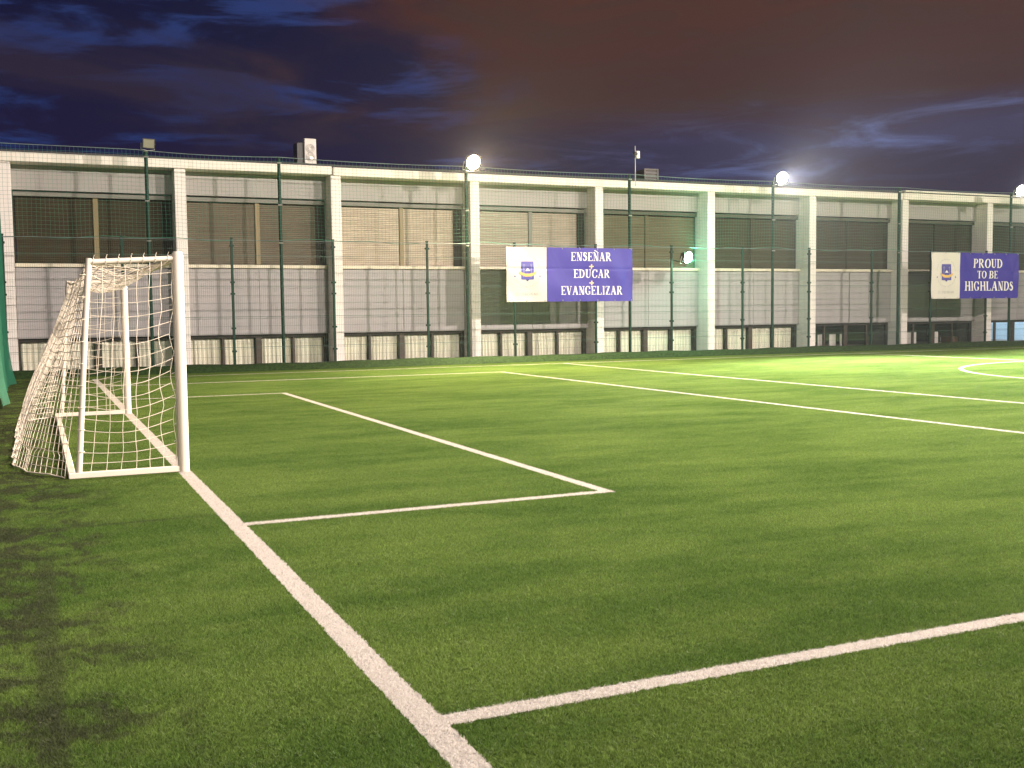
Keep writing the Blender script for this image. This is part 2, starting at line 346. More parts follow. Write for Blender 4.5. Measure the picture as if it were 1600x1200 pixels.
# ------------------------------------------------------------------ setting
def sheet(name, x0, x1, y0, y1, z, mat):
    mb = MB(); mb.add([(x0,y0,z),(x1,y0,z),(x1,y1,z),(x0,y1,z)], [(0,1,2,3)]); return tag(mb.build(name, mat), kind='structure')
sheet('ground', -600, 600, -600, 600, -0.06, M['asphalt'])
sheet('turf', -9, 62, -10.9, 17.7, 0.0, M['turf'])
sheet('paving', -9, 62, 18.2, 26, 0.06, M['paving'])
mb = MB(); xs = np.linspace(-9, 62, 240); rows = []
for i, xx in enumerate(xs):
    w = 0.025*math.sin(xx*1.7)+0.02*math.sin(xx*4.3+1)
    h = 0.19+0.012*math.sin(xx*0.9)+0.012*math.sin(xx*3.1)
    rows.append([(xx, 17.50+w, -0.01), (xx, 17.56+w, 0.06), (xx, 17.66+w, h*0.75), (xx, 17.78, h), (xx, 17.95, h+0.005), (xx, 18.3, 0.10), (xx, 18.4, -0.02)])
mb.grid(rows); tag(mb.build('grass_bank', M['bank'], smooth=True), kind='structure')

# line sheets under the blades
for x0, x1, y0, y1 in LINES: sheet('pitch_line', x0, x1, y0, y1, 0.004, M['turf'])
mb = MB(); a = np.linspace(0, 2*math.pi, 97)
mb.grid([[(CIRC[0]+rr*math.cos(q), CIRC[1]+rr*math.sin(q), 0.006) for rr in (CIRC[2]-0.05, CIRC[2]+0.05)] for q in a]); tag(mb.build('pitch_line', M['turf']), kind='structure')

# turf pile: one patch of blades instanced over the part of the pitch the photo sees
def blade_patch(n=48000, size=1.0):
    px = RNG.random((n, 2))*size-size/2; ang = RNG.random(n)*2*math.pi; lean = RNG.normal(0, 1.0, n); la = RNG.random(n)*2*math.pi
    h = RNG.uniform(0.008, 0.016, n); w = RNG.uniform(0.0012, 0.0022, n)
    V = np.zeros((n, 3, 3)); c, s_ = np.cos(ang), np.sin(ang)
    V[:, 0, 0] = px[:, 0]-c*w; V[:, 0, 1] = px[:, 1]-s_*w; V[:, 1, 0] = px[:, 0]+c*w; V[:, 1, 1] = px[:, 1]+s_*w
    V[:, 2, 0] = px[:, 0]+np.cos(la)*lean*h; V[:, 2, 1] = px[:, 1]+np.sin(la)*lean*h; V[:, 2, 2] = h
    me = bpy.data.meshes.new('turf_patch'); me.from_pydata(V.reshape(-1, 3).tolist(), [], [(3*i, 3*i+1, 3*i+2) for i in range(n)])
    at = me.attributes.new('rnd', 'FLOAT', 'FACE'); at.data.foreach_set('value', RNG.random(n).astype(np.float32))
    me.materials.append(M['blade']); return me
patch = bpy.data.objects.new('turf_patch', blade_patch())          # never linked to the scene: only the source of the pile
pts = []
cx, cy = -1.236, -10.349
for i in range(-9, 48):
    for j in range(-11, 18):
        x, y = i+0.5, j+0.5
        d = (x-cx)*_f.x+(y-cy)*_f.y; rgt = (x-cx)*_r.x+(y-cy)*_r.y
        if d < 1.0 or abs(rgt) > 0.52*d+3.2: continue
        pts.append((x, y, 0.0))
me = bpy.data.meshes.new('grass'); me.from_pydata(pts, [], []); me.materials.append(M['blade'])
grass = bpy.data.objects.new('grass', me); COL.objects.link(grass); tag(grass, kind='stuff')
ng = bpy.data.node_groups.new('turf_pile', 'GeometryNodeTree')
ng.interface.new_socket('Geometry', in_out='INPUT', socket_type='NodeSocketGeometry'); ng.interface.new_socket('Geometry', in_out='OUTPUT', socket_type='NodeSocketGeometry')
gi = ng.nodes.new('NodeGroupInput'); go = ng.nodes.new('NodeGroupOutput'); iop = ng.nodes.new('GeometryNodeInstanceOnPoints')
oi = ng.nodes.new('GeometryNodeObjectInfo'); oi.inputs[0].default_value = patch; oi.inputs['As Instance'].default_value = True
rv = ng.nodes.new('FunctionNodeRandomValue'); rv.data_type = 'INT'
imin = [s for s in rv.inputs if s.name == 'Min' and s.type == 'INT'][0]; imax = [s for s in rv.inputs if s.name == 'Max' and s.type == 'INT'][0]; imin.default_value = 0; imax.default_value = 3
ro = [s for s in rv.outputs if s.type == 'INT'][0]
mu = ng.nodes.new('ShaderNodeMath'); mu.operation = 'MULTIPLY'; mu.inputs[1].default_value = math.pi/2
cz = ng.nodes.new('ShaderNodeCombineXYZ')
L = ng.links.new; L(gi.outputs[0], iop.inputs['Points']); L(oi.outputs['Geometry'], iop.inputs['Instance']); L(ro, mu.inputs[0]); L(mu.outputs[0], cz.inputs[2]); L(cz.outputs[0], iop.inputs['Rotation']); L(iop.outputs[0], go.inputs[0])
md = grass.modifiers.new('turf_pile', 'NODES'); md.node_group = ng

# ------------------------------------------------------------------ school building
T0 = 19.40; REC = T0+0.55; C0, CS, CW = 2.302, 4.247, 0.296
colx = lambda k: C0+CS*k
bld = thing('school_building', 'long two storey school building with white columns behind the green mesh fence', 'building', (0, T0, 0))
def part(mb, name, mat, parent=bld, smooth=False):
    for i in range(len(mb.v)): mb.v[i] = mb.v[i]-np.array([0, T0, 0])
    return mb.build(name, mat, parent, smooth)
KMIN, KMAX = -1, 11
for k in range(KMIN, KMAX+1):
    x = colx(k); mb = MB(); mb.box((x, T0, -0.05), (x+CW, REC+0.3, 5.385), 0.012); part(mb, 'column', M['concrete'])
XL, XR = colx(KMIN)-0.06, colx(KMAX)+CW+0.1
for x0, x1, dz in ((XL, colx(1)+0.03, 0.0), (colx(1)+0.07, colx(6)-0.03, -0.02), (colx(6)-0.0, XR, 0.0)):
    mb = MB(); mb.box((x0, T0-0.06, 5.395+dz), (x1, REC+0.32, 5.625+dz), 0.014); part(mb, 'roof_beam', M['beam'])
mb = MB(); mb.box((colx(6)+0.05, T0-0.09, 5.66), (XR, T0+0.4, 5.72), 0.01); part(mb, 'roof_flashing', M['beam'])
mb = MB(); mb.add([(XL, T0+0.02, 5.63), (XR, T0+0.02, 5.63), (XR, T0+0.02, 5.69), (XL, T0+0.02, 5.69), (XL, 34, 6.15), (XR, 34, 6.15), (XL, 34, 5.6), (XR, 34, 5.6)],
       [(0,1,2,3), (3,2,5,4), (0,3,4,6), (1,7,5,2), (4,5,7,6), (0,6,7,1)]); part(mb, 'roof', M['roof'])
# end and rear walls
mb = MB(); mb.box((XL+0.05, REC+0.35, -0.05), (XL+0.25, 33.9, 5.55)); mb.box((XR-0.25, REC+0.35, -0.05), (XR-0.05, 33.9, 5.55)); mb.box((XL+0.3, 33.6, -0.05), (XR-0.3, 33.85, 5.55)); part(mb, 'rear_wall', M['fascia'])

CURT = {-1: 'behind the goal', 0: 'just right of the near goalpost', 1: 'left of the warm lamp pole', 2: 'under the three line banner', 3: 'just right of the three line banner', 4: 'under the greenish lamp'}
ORD = ['first', 'second', 'third', 'fourth']
for k in range(KMIN, KMAX):
    a, b2 = colx(k)+CW, colx(k+1)                       # clear bay between the columns
    w = b2-a
    mb = MB(); mb.box((a, REC, 4.755), (b2, REC+0.18, 5.39)); part(mb, 'fascia_panel', M['fascia'])
    mb = MB()                                           # spandrel: one hung metal panel with a joint and folded bottom edge
    mb.box((a+0.01, REC-0.02, 0.945), (a+w*0.5-0.004, REC+0.10, 2.755), 0.006); mb.box((a+w*0.5+0.004, REC-0.02, 0.945), (b2-0.01, REC+0.10, 2.755), 0.006)
    mb.box((a+0.01, REC-0.012, 0.92), (b2-0.01, REC+0.10, 0.943)); part(mb, 'spandrel_panel', M['panel'])
    mb = MB(); mb.box((a+0.01, REC-0.10, 2.775), (b2-0.01, REC+0.14, 2.868), 0.01); part(mb, 'sill', M['sill'])
    # upper window
    sh = SHUT[min(k+1, 8)]
    fr = MB(); fr.box((a, REC+0.185, 2.80), (a+0.06, REC+0.25, 4.75)); jw = 0.30 if k <= 2 else 0.09  # wide dark end piece on the left bays, column shade put in as colour
    fr.box((b2-jw, REC+0.185, 2.80), (b2, REC+0.25, 4.75)); fr.box((a+0.06, REC+0.187, 4.55), (b2-jw, REC+0.25, 4.75))
    uw = part(fr, 'upper_window', M['dark'])
    q = MB(); q.box((a+0.02, REC+0.04, 4.605), (b2-0.02, REC+0.18, 4.712), 0.008); part(q, 'shutter_box', M['boxing'] if k < 3 else M['boxing_dark'], uw)
    mx = a+w*0.505
    q = MB()
    for x0, x1 in ((a+0.065, mx-0.07), (mx+0.07, b2-jw-0.005)): q.box((x0, REC+0.14, 2.875), (x1, REC+0.16, 4.565))
    part(q, 'roller_shutter', sh, uw)
    q = MB(); q.box((mx-0.065, REC+0.10, 2.872), (mx+0.065, REC+0.19, 4.60), 0.01)
    part(q, 'mullion', M['yellow_wood'] if k < 2 else (M['boxing'] if k == 2 else sh), uw)
    # lower window
    wy = REC+0.115
    fr = MB(); fr.box((a, wy, 0.83), (b2, wy+0.10, 0.95)); fr.box((a, wy, -0.03), (a+0.05, wy+0.10, 0.83)); fr.box((b2-0.10, wy, -0.03), (b2, wy+0.10, 0.83)); fr.box((a+0.05, wy+0.002, -0.03), (b2-0.10, wy+0.098, 0.07))
    lw = part(fr, 'lower_window', M['dark'])
    pw = w/4
    for j in (1, 2, 3):
        hw = 0.085 if j == 2 else 0.036; xm = a+pw*j-0.03
        q = MB(); q.box((xm-hw, wy-0.01, 0.07), (xm+hw, wy+0.09, 0.83), 0.008); part(q, 'mullion', M['wood'], lw)
    edges = [a+0.05]+[v for j in (1, 2, 3) for v in (a+pw*j-0.03-(0.085 if j == 2 else 0.036), a+pw*j-0.03+(0.085 if j == 2 else 0.036))]+[b2-0.10]
    for j in range(4):
        q = MB(); q.box((edges[2*j]+0.002, wy+0.045, 0.072), (edges[2*j+1]-0.002, wy+0.052, 0.828)); part(q, 'pane', M['glass'], lw)
        if k in CURT:
            x0, x1 = edges[2*j]+0.01, edges[2*j+1]-(0.025 if j in (0, 1) else 0.015)
            n = int((x1-x0)/0.012); ph = random.random()*6; f1 = random.uniform(50, 62)
            rows = []
            for xi in np.linspace(x0, x1, n):
                d = 0.022*math.sin(f1*xi+ph+1.2*math.sin(7*xi))+0.012*math.sin(19*xi+ph)
                rows.append([(xi+0.006*math.sin(zz*5+ph), wy+0.15+d*(0.6+0.4*(0.82-zz)), zz) for zz in np.linspace(0.0, 0.815, 7)])
            c = MB(); c.grid(rows, True); co = c.build('curtain', M['curtain'], None, True)
            tag(co, '%s cream curtain in the ground floor bay %s' % (ORD[j], CURT[k]), 'curtain', 'pleated cream curtains in the ground floor windows')
    # room behind the ground floor window
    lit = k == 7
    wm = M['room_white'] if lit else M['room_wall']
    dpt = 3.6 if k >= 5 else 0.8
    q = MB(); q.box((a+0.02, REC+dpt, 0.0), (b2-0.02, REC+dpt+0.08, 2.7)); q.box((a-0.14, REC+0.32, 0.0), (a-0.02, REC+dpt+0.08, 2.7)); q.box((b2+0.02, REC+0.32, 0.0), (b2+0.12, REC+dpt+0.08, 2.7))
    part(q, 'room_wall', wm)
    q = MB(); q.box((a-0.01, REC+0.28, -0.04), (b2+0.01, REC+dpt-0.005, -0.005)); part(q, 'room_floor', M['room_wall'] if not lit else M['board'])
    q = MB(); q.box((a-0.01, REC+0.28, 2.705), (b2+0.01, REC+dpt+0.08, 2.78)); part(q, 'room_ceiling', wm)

# lit room at the right end of the picture: a ceiling lamp and notices on the back wall
a, b2 = colx(7)+CW, colx(8)
cl = thing('ceiling_lamp', 'cool white ceiling lamp inside the lit room at the right end', 'lamp', ((a+b2)/2, REC+1.5, 2.66))
q = MB(); q.box((-1.2, -0.3, -0.03), (1.2, 0.3, 0.0)); q.build('diffuser', emit('cool_lamp', (0.72, 0.88, 1.0, 1), 28.0), cl)
q = MB(); q.box((-1.23, -0.33, 0.002), (1.23, 0.33, 0.035)); q.build('frame', M['galv'], cl)
pb = MB(); pb.box((36.0, REC+3.565, 0.20), (36.30, REC+3.595, 0.56)); tag(pb.build('poster', M['poster_blue']), 'blue poster on the wall of the lit room', 'poster')

# boards, chair and box seen through the two dark bays
for x0, x1, y, lab in ((24.05, 24.66, 20.42, 'leftmost white board behind the first dark bay'), (24.80, 25.14, 20.42, 'wide white board in the first dark bay beside a grey gap'),
                       (25.37, 25.66, 20.46, 'narrow white board left of the middle brown mullion in the first dark bay'), (25.84, 25.93, 20.44, 'thin white strip board right of the brown mullion'),
                       (28.30, 28.93, 20.42, 'white board at the left edge of the bay under the second banner'), (29.09, 29.55, 20.42, 'square white board between dark mullions under the second banner'),
                       (30.36, 30.75, 20.50, 'tilted white board beside the dark chair in the second dark bay')):
    q = MB(); q.box((x0, y, 0.0), (x1, y+0.03, 0.515), 0.006); q.box((x0+0.04, y+0.035, 0.0), (x1-0.04, y+0.2, 0.03))
    tag(q.build('display_board', M['board']), lab, 'board', 'white boards standing behind the dark windows')
ch = thing('desk_chair', 'dark chair seen through the window beside a white board', 'chair', (31.05, 21.0, 0.0), rz=0.4)
q = MB(); q.box((-0.24, -0.22, 0.30), (0.24, 0.24, 0.36), 0.02); q.build('seat', M['black_plastic'], ch)
q = MB(); q.box((-0.24, 0.2, 0.36), (0.24, 0.25, 0.62), 0.02); q.build('backrest', M['black_plastic'], ch)
for sx in (-0.2, 0.2):
    for sy in (-0.18, 0.2): q = MB(); q.tube([(sx, sy, 0), (sx, sy, 0.3)], 0.014); q.build('leg', M['galv'], ch)
q = MB(); q.box((31.45, 20.6, 0.0), (31.95, 21.0, 0.30), 0.008); q.box((31.46, 20.595, 0.24), (31.94, 20.60, 0.25)); tag(q.build('cardboard_box', M['cardboard']), 'brown box on the floor right of the dark chair', 'box')
# roof plant
ac = thing('air_conditioner', 'upright white air conditioning unit on the roof at the left', 'air conditioner', (6.86, 23.0, 5.80))
q = MB(); q.box((-0.18, 0, 0), (0.20, 0.62, 1.17), 0.02); q.build('casing', M['white_plastic'], ac)
q = MB(); q.box((-0.40, 0.10, 0.05), (-0.185, 0.60, 1.05), 0.015); q.build('coil', M['black_plastic'], ac)
for zz in (0.86, 0.60):
    q = MB(); a_ = np.linspace(0, 2*math.pi, 21)[:-1]
    for rr in (0.05, 0.09, 0.13): q.tube([(rr*math.cos(u), -0.012, zz+rr*math.sin(u)) for u in a_], 0.006, 4, closed=True)
    q.build('fan_grille', M['galv'], ac)
q = MB(); q.tube([(0.03, -0.02, 0.56), (0.03, -0.045, 0.56)], 0.045, 14); q.build('fan_glint', emit('warm_glint', (1.0, 0.86, 0.68, 1), 1.3), ac)  # glowing disc added for the light reflected at the fan
q = MB()
for zz in (0.16, 0.20, 0.24): q.box((-0.02, -0.012, zz), (0.13, -0.002, zz+0.015))
q.build('name_plate', M['galv'], ac)
lv = thing('roof_vent', 'low slatted roof vent right of the antenna pole', 'vent', (19.35, 23.0, 5.82))
q = MB(); q.box((-0.30, 0.03, 0), (0.27, 0.6, 0.74), 0.01); q.build('casing', M['lamp_body'], lv)
q = MB(); q.box((-0.31, -0.01, 0), (-0.26, 0.028, 0.76)); q.box((0.23, -0.01, 0), (0.28, 0.028, 0.76)); q.box((-0.26, -0.008, 0.71), (0.23, 0.028, 0.76)); q.build('frame', M['boxing'], lv)
for i in range(5):
    q = MB(); z0 = 0.10+0.122*i; q.add([(-0.258, -0.005, z0), (0.228, -0.005, z0), (0.228, 0.025, z0+0.06), (-0.258, 0.025, z0+0.06), (-0.258, 0.0, z0-0.01), (0.228, 0.0, z0-0.01)], [(0,1,2,3), (0,4,5,1), (4,3,2,5)]); q.build('slat', M['galv'], lv)

# ------------------------------------------------------------------ fence, ball net, poles
FY = 18.0
fence = thing('mesh_fence', 'green welded mesh fence along the far side of the pitch', 'fence', (0, FY, 0.15))
PX = [0.82+2.693*i for i in range(-2, 16)]
for i, x in enumerate(PX):
    q = MB(); q.box((x-0.03, -0.03, -0.1), (x+0.03, 0.03, 3.31), 0.004)
    q.box((x-0.034, -0.034, 3.31), (x+0.034, 0.034, 3.335))
    for zz in (0.35, 0.95, 1.85, 2.15, 3.1): q.box((x-0.055, -0.045, zz), (x+0.055, 0.045, zz+0.05))
    q.build('post', M['green_paint'], fence)
for i in range(len(PX)-1):
    x0, x1 = PX[i]+0.035, PX[i+1]-0.035; q = MB(); n = int((x1-x0)/0.05)
    for xx in np.linspace(x0, x1, n+1):
        q.box((xx-0.0015, -0.0015, 0.02), (xx+0.0015, 0.0015, 3.22))
    for zz in np.arange(0.03, 3.25, 0.2):
        q.box((x0, -0.0075, zz), (x1, -0.0027, zz+0.004))
        if abs((zz % 0.8)-0.43) < 0.05: q.box((x0, -0.03, zz+0.04), (x1, -0.02, zz+0.05))
    q.build('mesh_panel', M['wire'], fence)
q = MB(); q.tube([(PX[0], -0.04, 3.27), (PX[-1], -0.04, 3.27)], 0.006, 5); q.build('top_wire', M['cable'], fence)

POLES = [-1.236+(x_+1.236)*1.0032 for x_ in (1.47, 4.80, 10.11, 15.47, 20.86, 26.26, 31.63, 36.95)]
PLAB = ['green net pole behind the goal carrying the unlit floodlight', 'green net pole between the goal and the roof air conditioner', 'green net pole carrying the warm floodlight, left of the three line banner',
        'green net pole at the right edge of the three line banner with an antenna', 'green net pole carrying the white floodlight right of the greenish lamp',
        'thick dark green net pole left of the second banner', 'green net pole carrying the floodlight above the second banner', 'green net pole beyond the second banner']
for x, lab in zip(POLES, PLAB):
    r = 0.058 if abs(x-26.3) < 0.2 else 0.046
    po = thing('net_pole', lab, 'pole', (x, FY+0.09, 0.17), 'tall green poles holding the ball net')
    q = MB(); q.tube([(0, 0, -0.1), (0, 0, 5.42)], r, 12); q.build('shaft', M['green_paint'], po, True)
    q = MB(); q.tube([(0, 0, 5.42), (0, 0, 5.45)], r*1.15, 12)
    q.build('cap', M['white_plastic'] if abs(x-1.47) < .2 else M['green_paint'], po)
    for zz in (3.2, 4.2, 5.3): q = MB(); q.tube([(-r*1.2, -0.05, zz), (r*1.2, -0.05, zz)], 0.02, 6); q.build('net_clip', M['galv'], po)

net = thing('ball_net', 'green square mesh ball net strung above the fence between tall poles', 'net', (0, FY-0.02, 0))
def topz(x):
    for i in range(len(POLES)-1):
        if POLES[i] <= x <= POLES[i+1]:
            u = (x-POLES[i])/(POLES[i+1]-POLES[i]); return 5.605-0.16*u*(1-u)
    return 5.62
xs = np.arange(-2.0, 37.0, 0.10); q = MB()
rag = {}
for i, x in enumerate(xs):
    tz = topz(x); bz = 3.44+0.025*math.sin(x*1.3)+0.02*math.sin(x*3.7)
    zz = np.linspace(tz, bz, 7); sg = 0.015*np.sin(zz*5+x*2)
    q.tube(np.c_[x+0.008*np.sin(zz*3+x*5), sg, zz], 0.0022, 4, cap=False)
for j in range(23):
    u = j/22.0; P_ = []
    for x in xs[::3]:
        tz = topz(x); bz = 3.44+0.025*math.sin(x*1.3)+0.02*math.sin(x*3.7); z = tz+(bz-tz)*u
        P_.append((x, 0.015*math.sin(z*5+x*2), z-0.012*abs(math.sin(x*0.59))*(u > 0.02)))
    q.tube(P_, 0.0022 if j < 22 else 0.007, 4, cap=False)
q.build('netting', M['twine'], net)
q = MB(); q.tube([(x, -0.01, topz(x)+0.008) for x in np.arange(-2.0, 37.01, 0.25)], 0.008, 6); q.build('top_cable', M['cable'], net)

# green ball net behind the goal line, seen almost edge on at the left
gn = thing('green_net_curtain', 'dense green net curtain hanging beside the pitch at the left edge', 'net', (-1.89, 0, 0))
ys = np.linspace(8.5, 17.3, 120); rows = []
for y in ys:
    row = []
    for zz in np.linspace(0.02, 5.62, 26):
        f = 0.05*math.sin(y*2.1+0.4*zz)+0.03*math.sin(y*5.3+1.0+zz*0.3); out_ = 0.17*math.exp(-zz/0.55)*(0.6+0.4*math.sin(y*0.9))
        row.append((f*(0.5+0.5*(1-zz/5.6))+out_+0.005*zz, y, zz))
    rows.append(row)
q = MB(); q.grid(rows); o = q.build('netting', M['knit'], gn, True)
for y in (8.4, 17.45):
    q = MB(); q.tube([(-0.12, y, -0.02), (-0.12, y, 5.75)], 0.045, 12); q.build('pole', M['green_paint'], gn, True)
q = MB(); q.tube([(-0.12, 8.4, 5.68), (-0.12, 17.45, 5.68)], 0.008, 6); q.build('top_cable', M['cable'], gn)

# ------------------------------------------------------------------ floodlights
def floodlight(label, loc, aim, lit, col=(1, 1, 1), strength=30, power=0, size=0.30, group='floodlights on the far side', cone=130, dome=False):
    f = thing('floodlight', label, 'floodlight', loc, group)
    d = Vector(aim).normalized(); q_ = d.to_track_quat('-Y', 'Z')      # housing looks along -Y
    f.rotation_mode = 'QUATERNION'; f.rotation_quaternion = q_
    s = size/2
    q = MB(); n = 8
    q.add([(-s, -0.02, -s*0.8), (s, -0.02, -s*0.8), (s, -0.02, s*0.8), (-s, -0.02, s*0.8), (-s*0.7, 0.13, -s*0.5), (s*0.7, 0.13, -s*0.5), (s*0.7, 0.13, s*0.5), (-s*0.7, 0.13, s*0.5)],
          [(0,1,5,4), (1,2,6,5), (2,3,7,6), (3,0,4,7), (4,5,6,7), (3,2,1,0)])
    for i in range(5): q.box((-s*0.6+i*s*0.28, 0.132, -s*0.45), (-s*0.6+i*s*0.28+0.012, 0.165, s*0.45))
    q.build('housing', M['lamp_body'], f)
    if lit:
        q = MB(); q.tube([(s*0.96*math.cos(c), -0.03, s*0.96*math.sin(c)) for c in np.linspace(0, 2*math.pi, 25)[:-1]], 0.018, 6, closed=True)
    else:
        q = MB(); q.box((-s*1.0, -0.045, -s*0.8), (-s*0.88, -0.022, s*0.8)); q.box((s*0.88, -0.045, -s*0.8), (s, -0.022, s*0.8)); q.box((-s*0.88, -0.045, s*0.7), (s*0.88, -0.022, s*0.8)); q.box((-s*0.88, -0.045, -s*0.8), (s*0.88, -0.022, -s*0.7))
    q.build('bezel', M['lamp_body'], f)
    q = MB()
    if not lit: q.box((-s*0.87, -0.04, -s*0.69), (s*0.87, -0.024, s*0.69), 0.004)
    else:                                                  # bulging glass
        an = np.linspace(0, 2*math.pi, 25)[:-1]; dp = 0.13 if dome else 0.05; rings = []
        for v in np.linspace(0, math.pi/2, 7)[:-1]: rings.append([(s*0.90*math.cos(v)*math.cos(c), -0.03-dp*math.sin(v), s*0.90*math.cos(v)*math.sin(c)) for c in an])
        k = len(an); q.add([p for r_ in rings for p in r_]+[(0, -0.03-dp, 0)], [(i*k+j, i*k+(j+1) % k, (i+1)*k+(j+1) % k, (i+1)*k+j) for i in range(5) for j in range(k)]+[(5*k+j, 5*k+(j+1) % k, 6*k) for j in range(k)])
    q.build('lens', emit('lit_lens', tuple(col)+(1,), strength) if lit else M['lens_off'], f)
    q = MB(); q.tube([(-s*1.1, 0.04, 0), (-s*1.1, 0.05, -s*1.05), (0, 0.05, -s*1.25), (s*1.1, 0.05, -s*1.05), (s*1.1, 0.04, 0)], 0.012, 6); q.build('bracket', M['galv'], f)
    if power:
        l = bpy.data.lights.new('lamp', 'POINT' if dome else 'SPOT'); l.energy = power; l.color = col; l.shadow_soft_size = 0.08
        if not dome: l.spot_size = math.radians(cone); l.spot_blend = 0.8
        lo = bpy.data.objects.new('lamp_light', l); COL.objects.link(lo); lo.parent = f; lo.location = (0, -0.22 if dome else -0.12, 0); lo.rotation_euler = (math.radians(-90), 0, 0)
    return f
floodlight('unlit dark floodlight on the pole behind the goal', (1.53, FY-0.12, 5.78), (0.15, -1, -0.25), False)
floodlight('warm white lit floodlight on the pole left of the three line banner', (10.27, FY-0.14, 5.72), (0.1, -1, -0.40), True, (1.0, 0.80, 0.54), 300, 36000, 0.46, cone=165)
floodlight('lit white floodlight above the mesh fence in the middle right', (21.10, FY-0.14, 5.72), (-0.15, -1, -0.31), True, (1.0, 0.97, 0.95), 300, 78000, 0.42, cone=105)
floodlight('lit white floodlight above the second banner at the right edge', (31.93, FY-0.14, 5.70), (-0.15, -1, -0.31), True, (1.0, 0.97, 0.95), 300, 78000, 0.42, cone=105)
floodlight('greenish lit floodlight clamped low on a fence post below the windows', (17.46, FY-0.12, 3.12), (0.45, -1.0, -0.30), True, (0.45, 1.0, 0.70), 60, 340, 0.40, dome=True)
q = MB(); q.tube([(16.93, FY, 3.05), (17.2, FY-0.05, 2.98), (17.46, FY-0.10, 2.95)], 0.015, 6); arm = q.build('lamp_arm', M['green_paint'], fence); arm.location = (0, -FY, -0.15)

# masts on the camera's side of the pitch (behind and beside the camera) that light the scene; the weak first one is added as fill
for x, pw, lab in ((1.5, 6000, 'small added fill light mast behind the camera near the goal line'), (13.5, 25000, 'nearest tall floodlight mast on the camera side of the pitch'), (27.0, 50000, 'middle tall floodlight mast on the camera side of the pitch'), (41.0, 28000, 'farthest tall floodlight mast on the camera side of the pitch')):
    mst = thing('floodlight_mast', lab, 'floodlight mast', (x, -12.2, 0), 'floodlight masts on the camera side')
    q = MB(); q.tube([(0, 0, -0.05), (0, 0, 11.6)], [0.12, 0.06], 12); q.build('pole', M['galv'], mst, True)
    q = MB(); q.tube([(0, 0, 11.6), (0, 0, 11.75)], 0.08, 10); q.build('cap', M['galv'], mst)
    h = MB(); h.box((-0.35, 0.05, 11.3), (0.35, 0.25, 11.8), 0.02); hd = h.build('head', M['lamp_body'], mst)
    h = MB(); h.box((-0.32, 0.255, 11.33), (0.32, 0.275, 11.77)); h.build('lens', emit('mast_lens', (1.0, 0.87, 0.73, 1), 20), hd)
    l = bpy.data.lights.new('mast_lamp', 'SPOT'); l.energy = pw; l.color = (1.0, 0.87, 0.78); l.spot_size = math.radians(140); l.spot_blend = 0.6; l.shadow_soft_size = 0.20
    lo = bpy.data.objects.new('mast_light', l); COL.objects.link(lo); lo.parent = mst; lo.location = (0, 0.45, 11.5)
    aim = Vector((-0.35, 1.0, -0.24))
    if x == 27.0: aim = Vector((-15.0, 14.5, -11.5)); l.spot_size = math.radians(96); l.spot_blend = 1.0
    lo.rotation_euler = aim.to_track_quat('-Z', 'Y').to_euler()

# antenna on the fourth pole
an = thing('antenna', 'small white box antenna on a thin mast above the banner', 'antenna', (15.62, FY-0.10, 5.60))
q = MB(); q.tube([(0, 0, -0.35), (0.0, 0, 0.86)], 0.014, 6); q.build('mast', M['galv'], an)
q = MB(); q.box((-0.01, -0.10, 0.48), (0.11, -0.02, 0.70), 0.012); q.build('radio_box', M['white_plastic'], an)
q = MB(); q.tube([(-0.06, -0.05, 0.62), (-0.06, -0.16, 0.60)], 0.055, 10); q.build('camera_head', M['black_plastic'], an)

# ------------------------------------------------------------------ goal
G = thing('football_goal', 'white football goal with cream net standing on the near goal line', 'goal', (0, 0, 0))
H = 2.05; BX = -0.77; BB = -0.98
def post(mb_pts, r, name): q = MB(); q.tube(mb_pts, r, 16); return q.build(name, M['goal'], G, True)
post([(0, 0, 0), (0, 0, H-0.02), (0, 0, H+0.02)], [0.049, 0.049, 0.040], 'post'); post([(0, GW, 0), (0, GW, H-0.02), (0, GW, H+0.02)], [0.049, 0.049, 0.040], 'post')
post([(0, 0.04, H-0.03), (0, GW-0.04, H-0.03)], 0.045, 'crossbar')
for y in (0.0, GW):
    post([(-0.03, y, H-0.045), (BX, y, H-0.085)], 0.026, 'top_stay')
    post([(BX, y, H-0.05), (BX-0.05, y, 1.4), (BB+0.06, y, 0.05)], 0.026, 'back_stay')
    q = MB(); q.box((BB-0.03, y-0.028, 0.008), (-0.046, y+0.028, 0.062), 0.006); q.build('ground_bar', M['goal'], G)
q = MB(); q.box((BB-0.03, 0.03, 0.008), (BB+0.03, GW-0.03, 0.060), 0.006); q.build('ground_bar', M['goal'], G)
def net_mesh(fn, nu, nv, name, r=0.0028):
    q = MB()
    for i in range(nu+1):
        q.tube([fn(i/nu, v) for v in np.linspace(0, 1, nv*2+1)], r, 4, cap=False)
    for j in range(nv+1):
        q.tube([fn(u, j/nv) for u in np.linspace(0, 1, nu*2+1)], r, 4, cap=False)
    return q.build(name, M['netcord'], G)
jit = lambda a, b: 0.012*math.sin(a*7.1+b*5.7)+0.006*math.sin(a*19+b*13.0)
def side(y, sgn):
    def fn(u, v):                                      # u: 0 post .. 1 back, v: 0 top .. 1 ground
        xt = -0.05+(BX+0.07)*u; xb = -0.05+(BB+0.09)*u
        x = xt+(xb-xt)*v; z = (H-0.06-0.04*u)*(1-v)+0.05*v
        b_ = math.sin(math.pi*u)
        slack = 0.05*math.sin(v*3.0)*(1-u)**2            # edge pulled in between the ties
        x -= slack*abs(math.sin(v*math.pi*4.5))
        z -= 0.05*b_*math.sin(math.pi*v)*(1+v)+0.10*u*math.sin(math.pi*v)*v
        z = max(z, 0.03)
        return (x+0.4*jit(u, v*2), y+sgn*(0.10*b_*math.sin(math.pi*v)+jit(u+y, v)), z)
    return fn
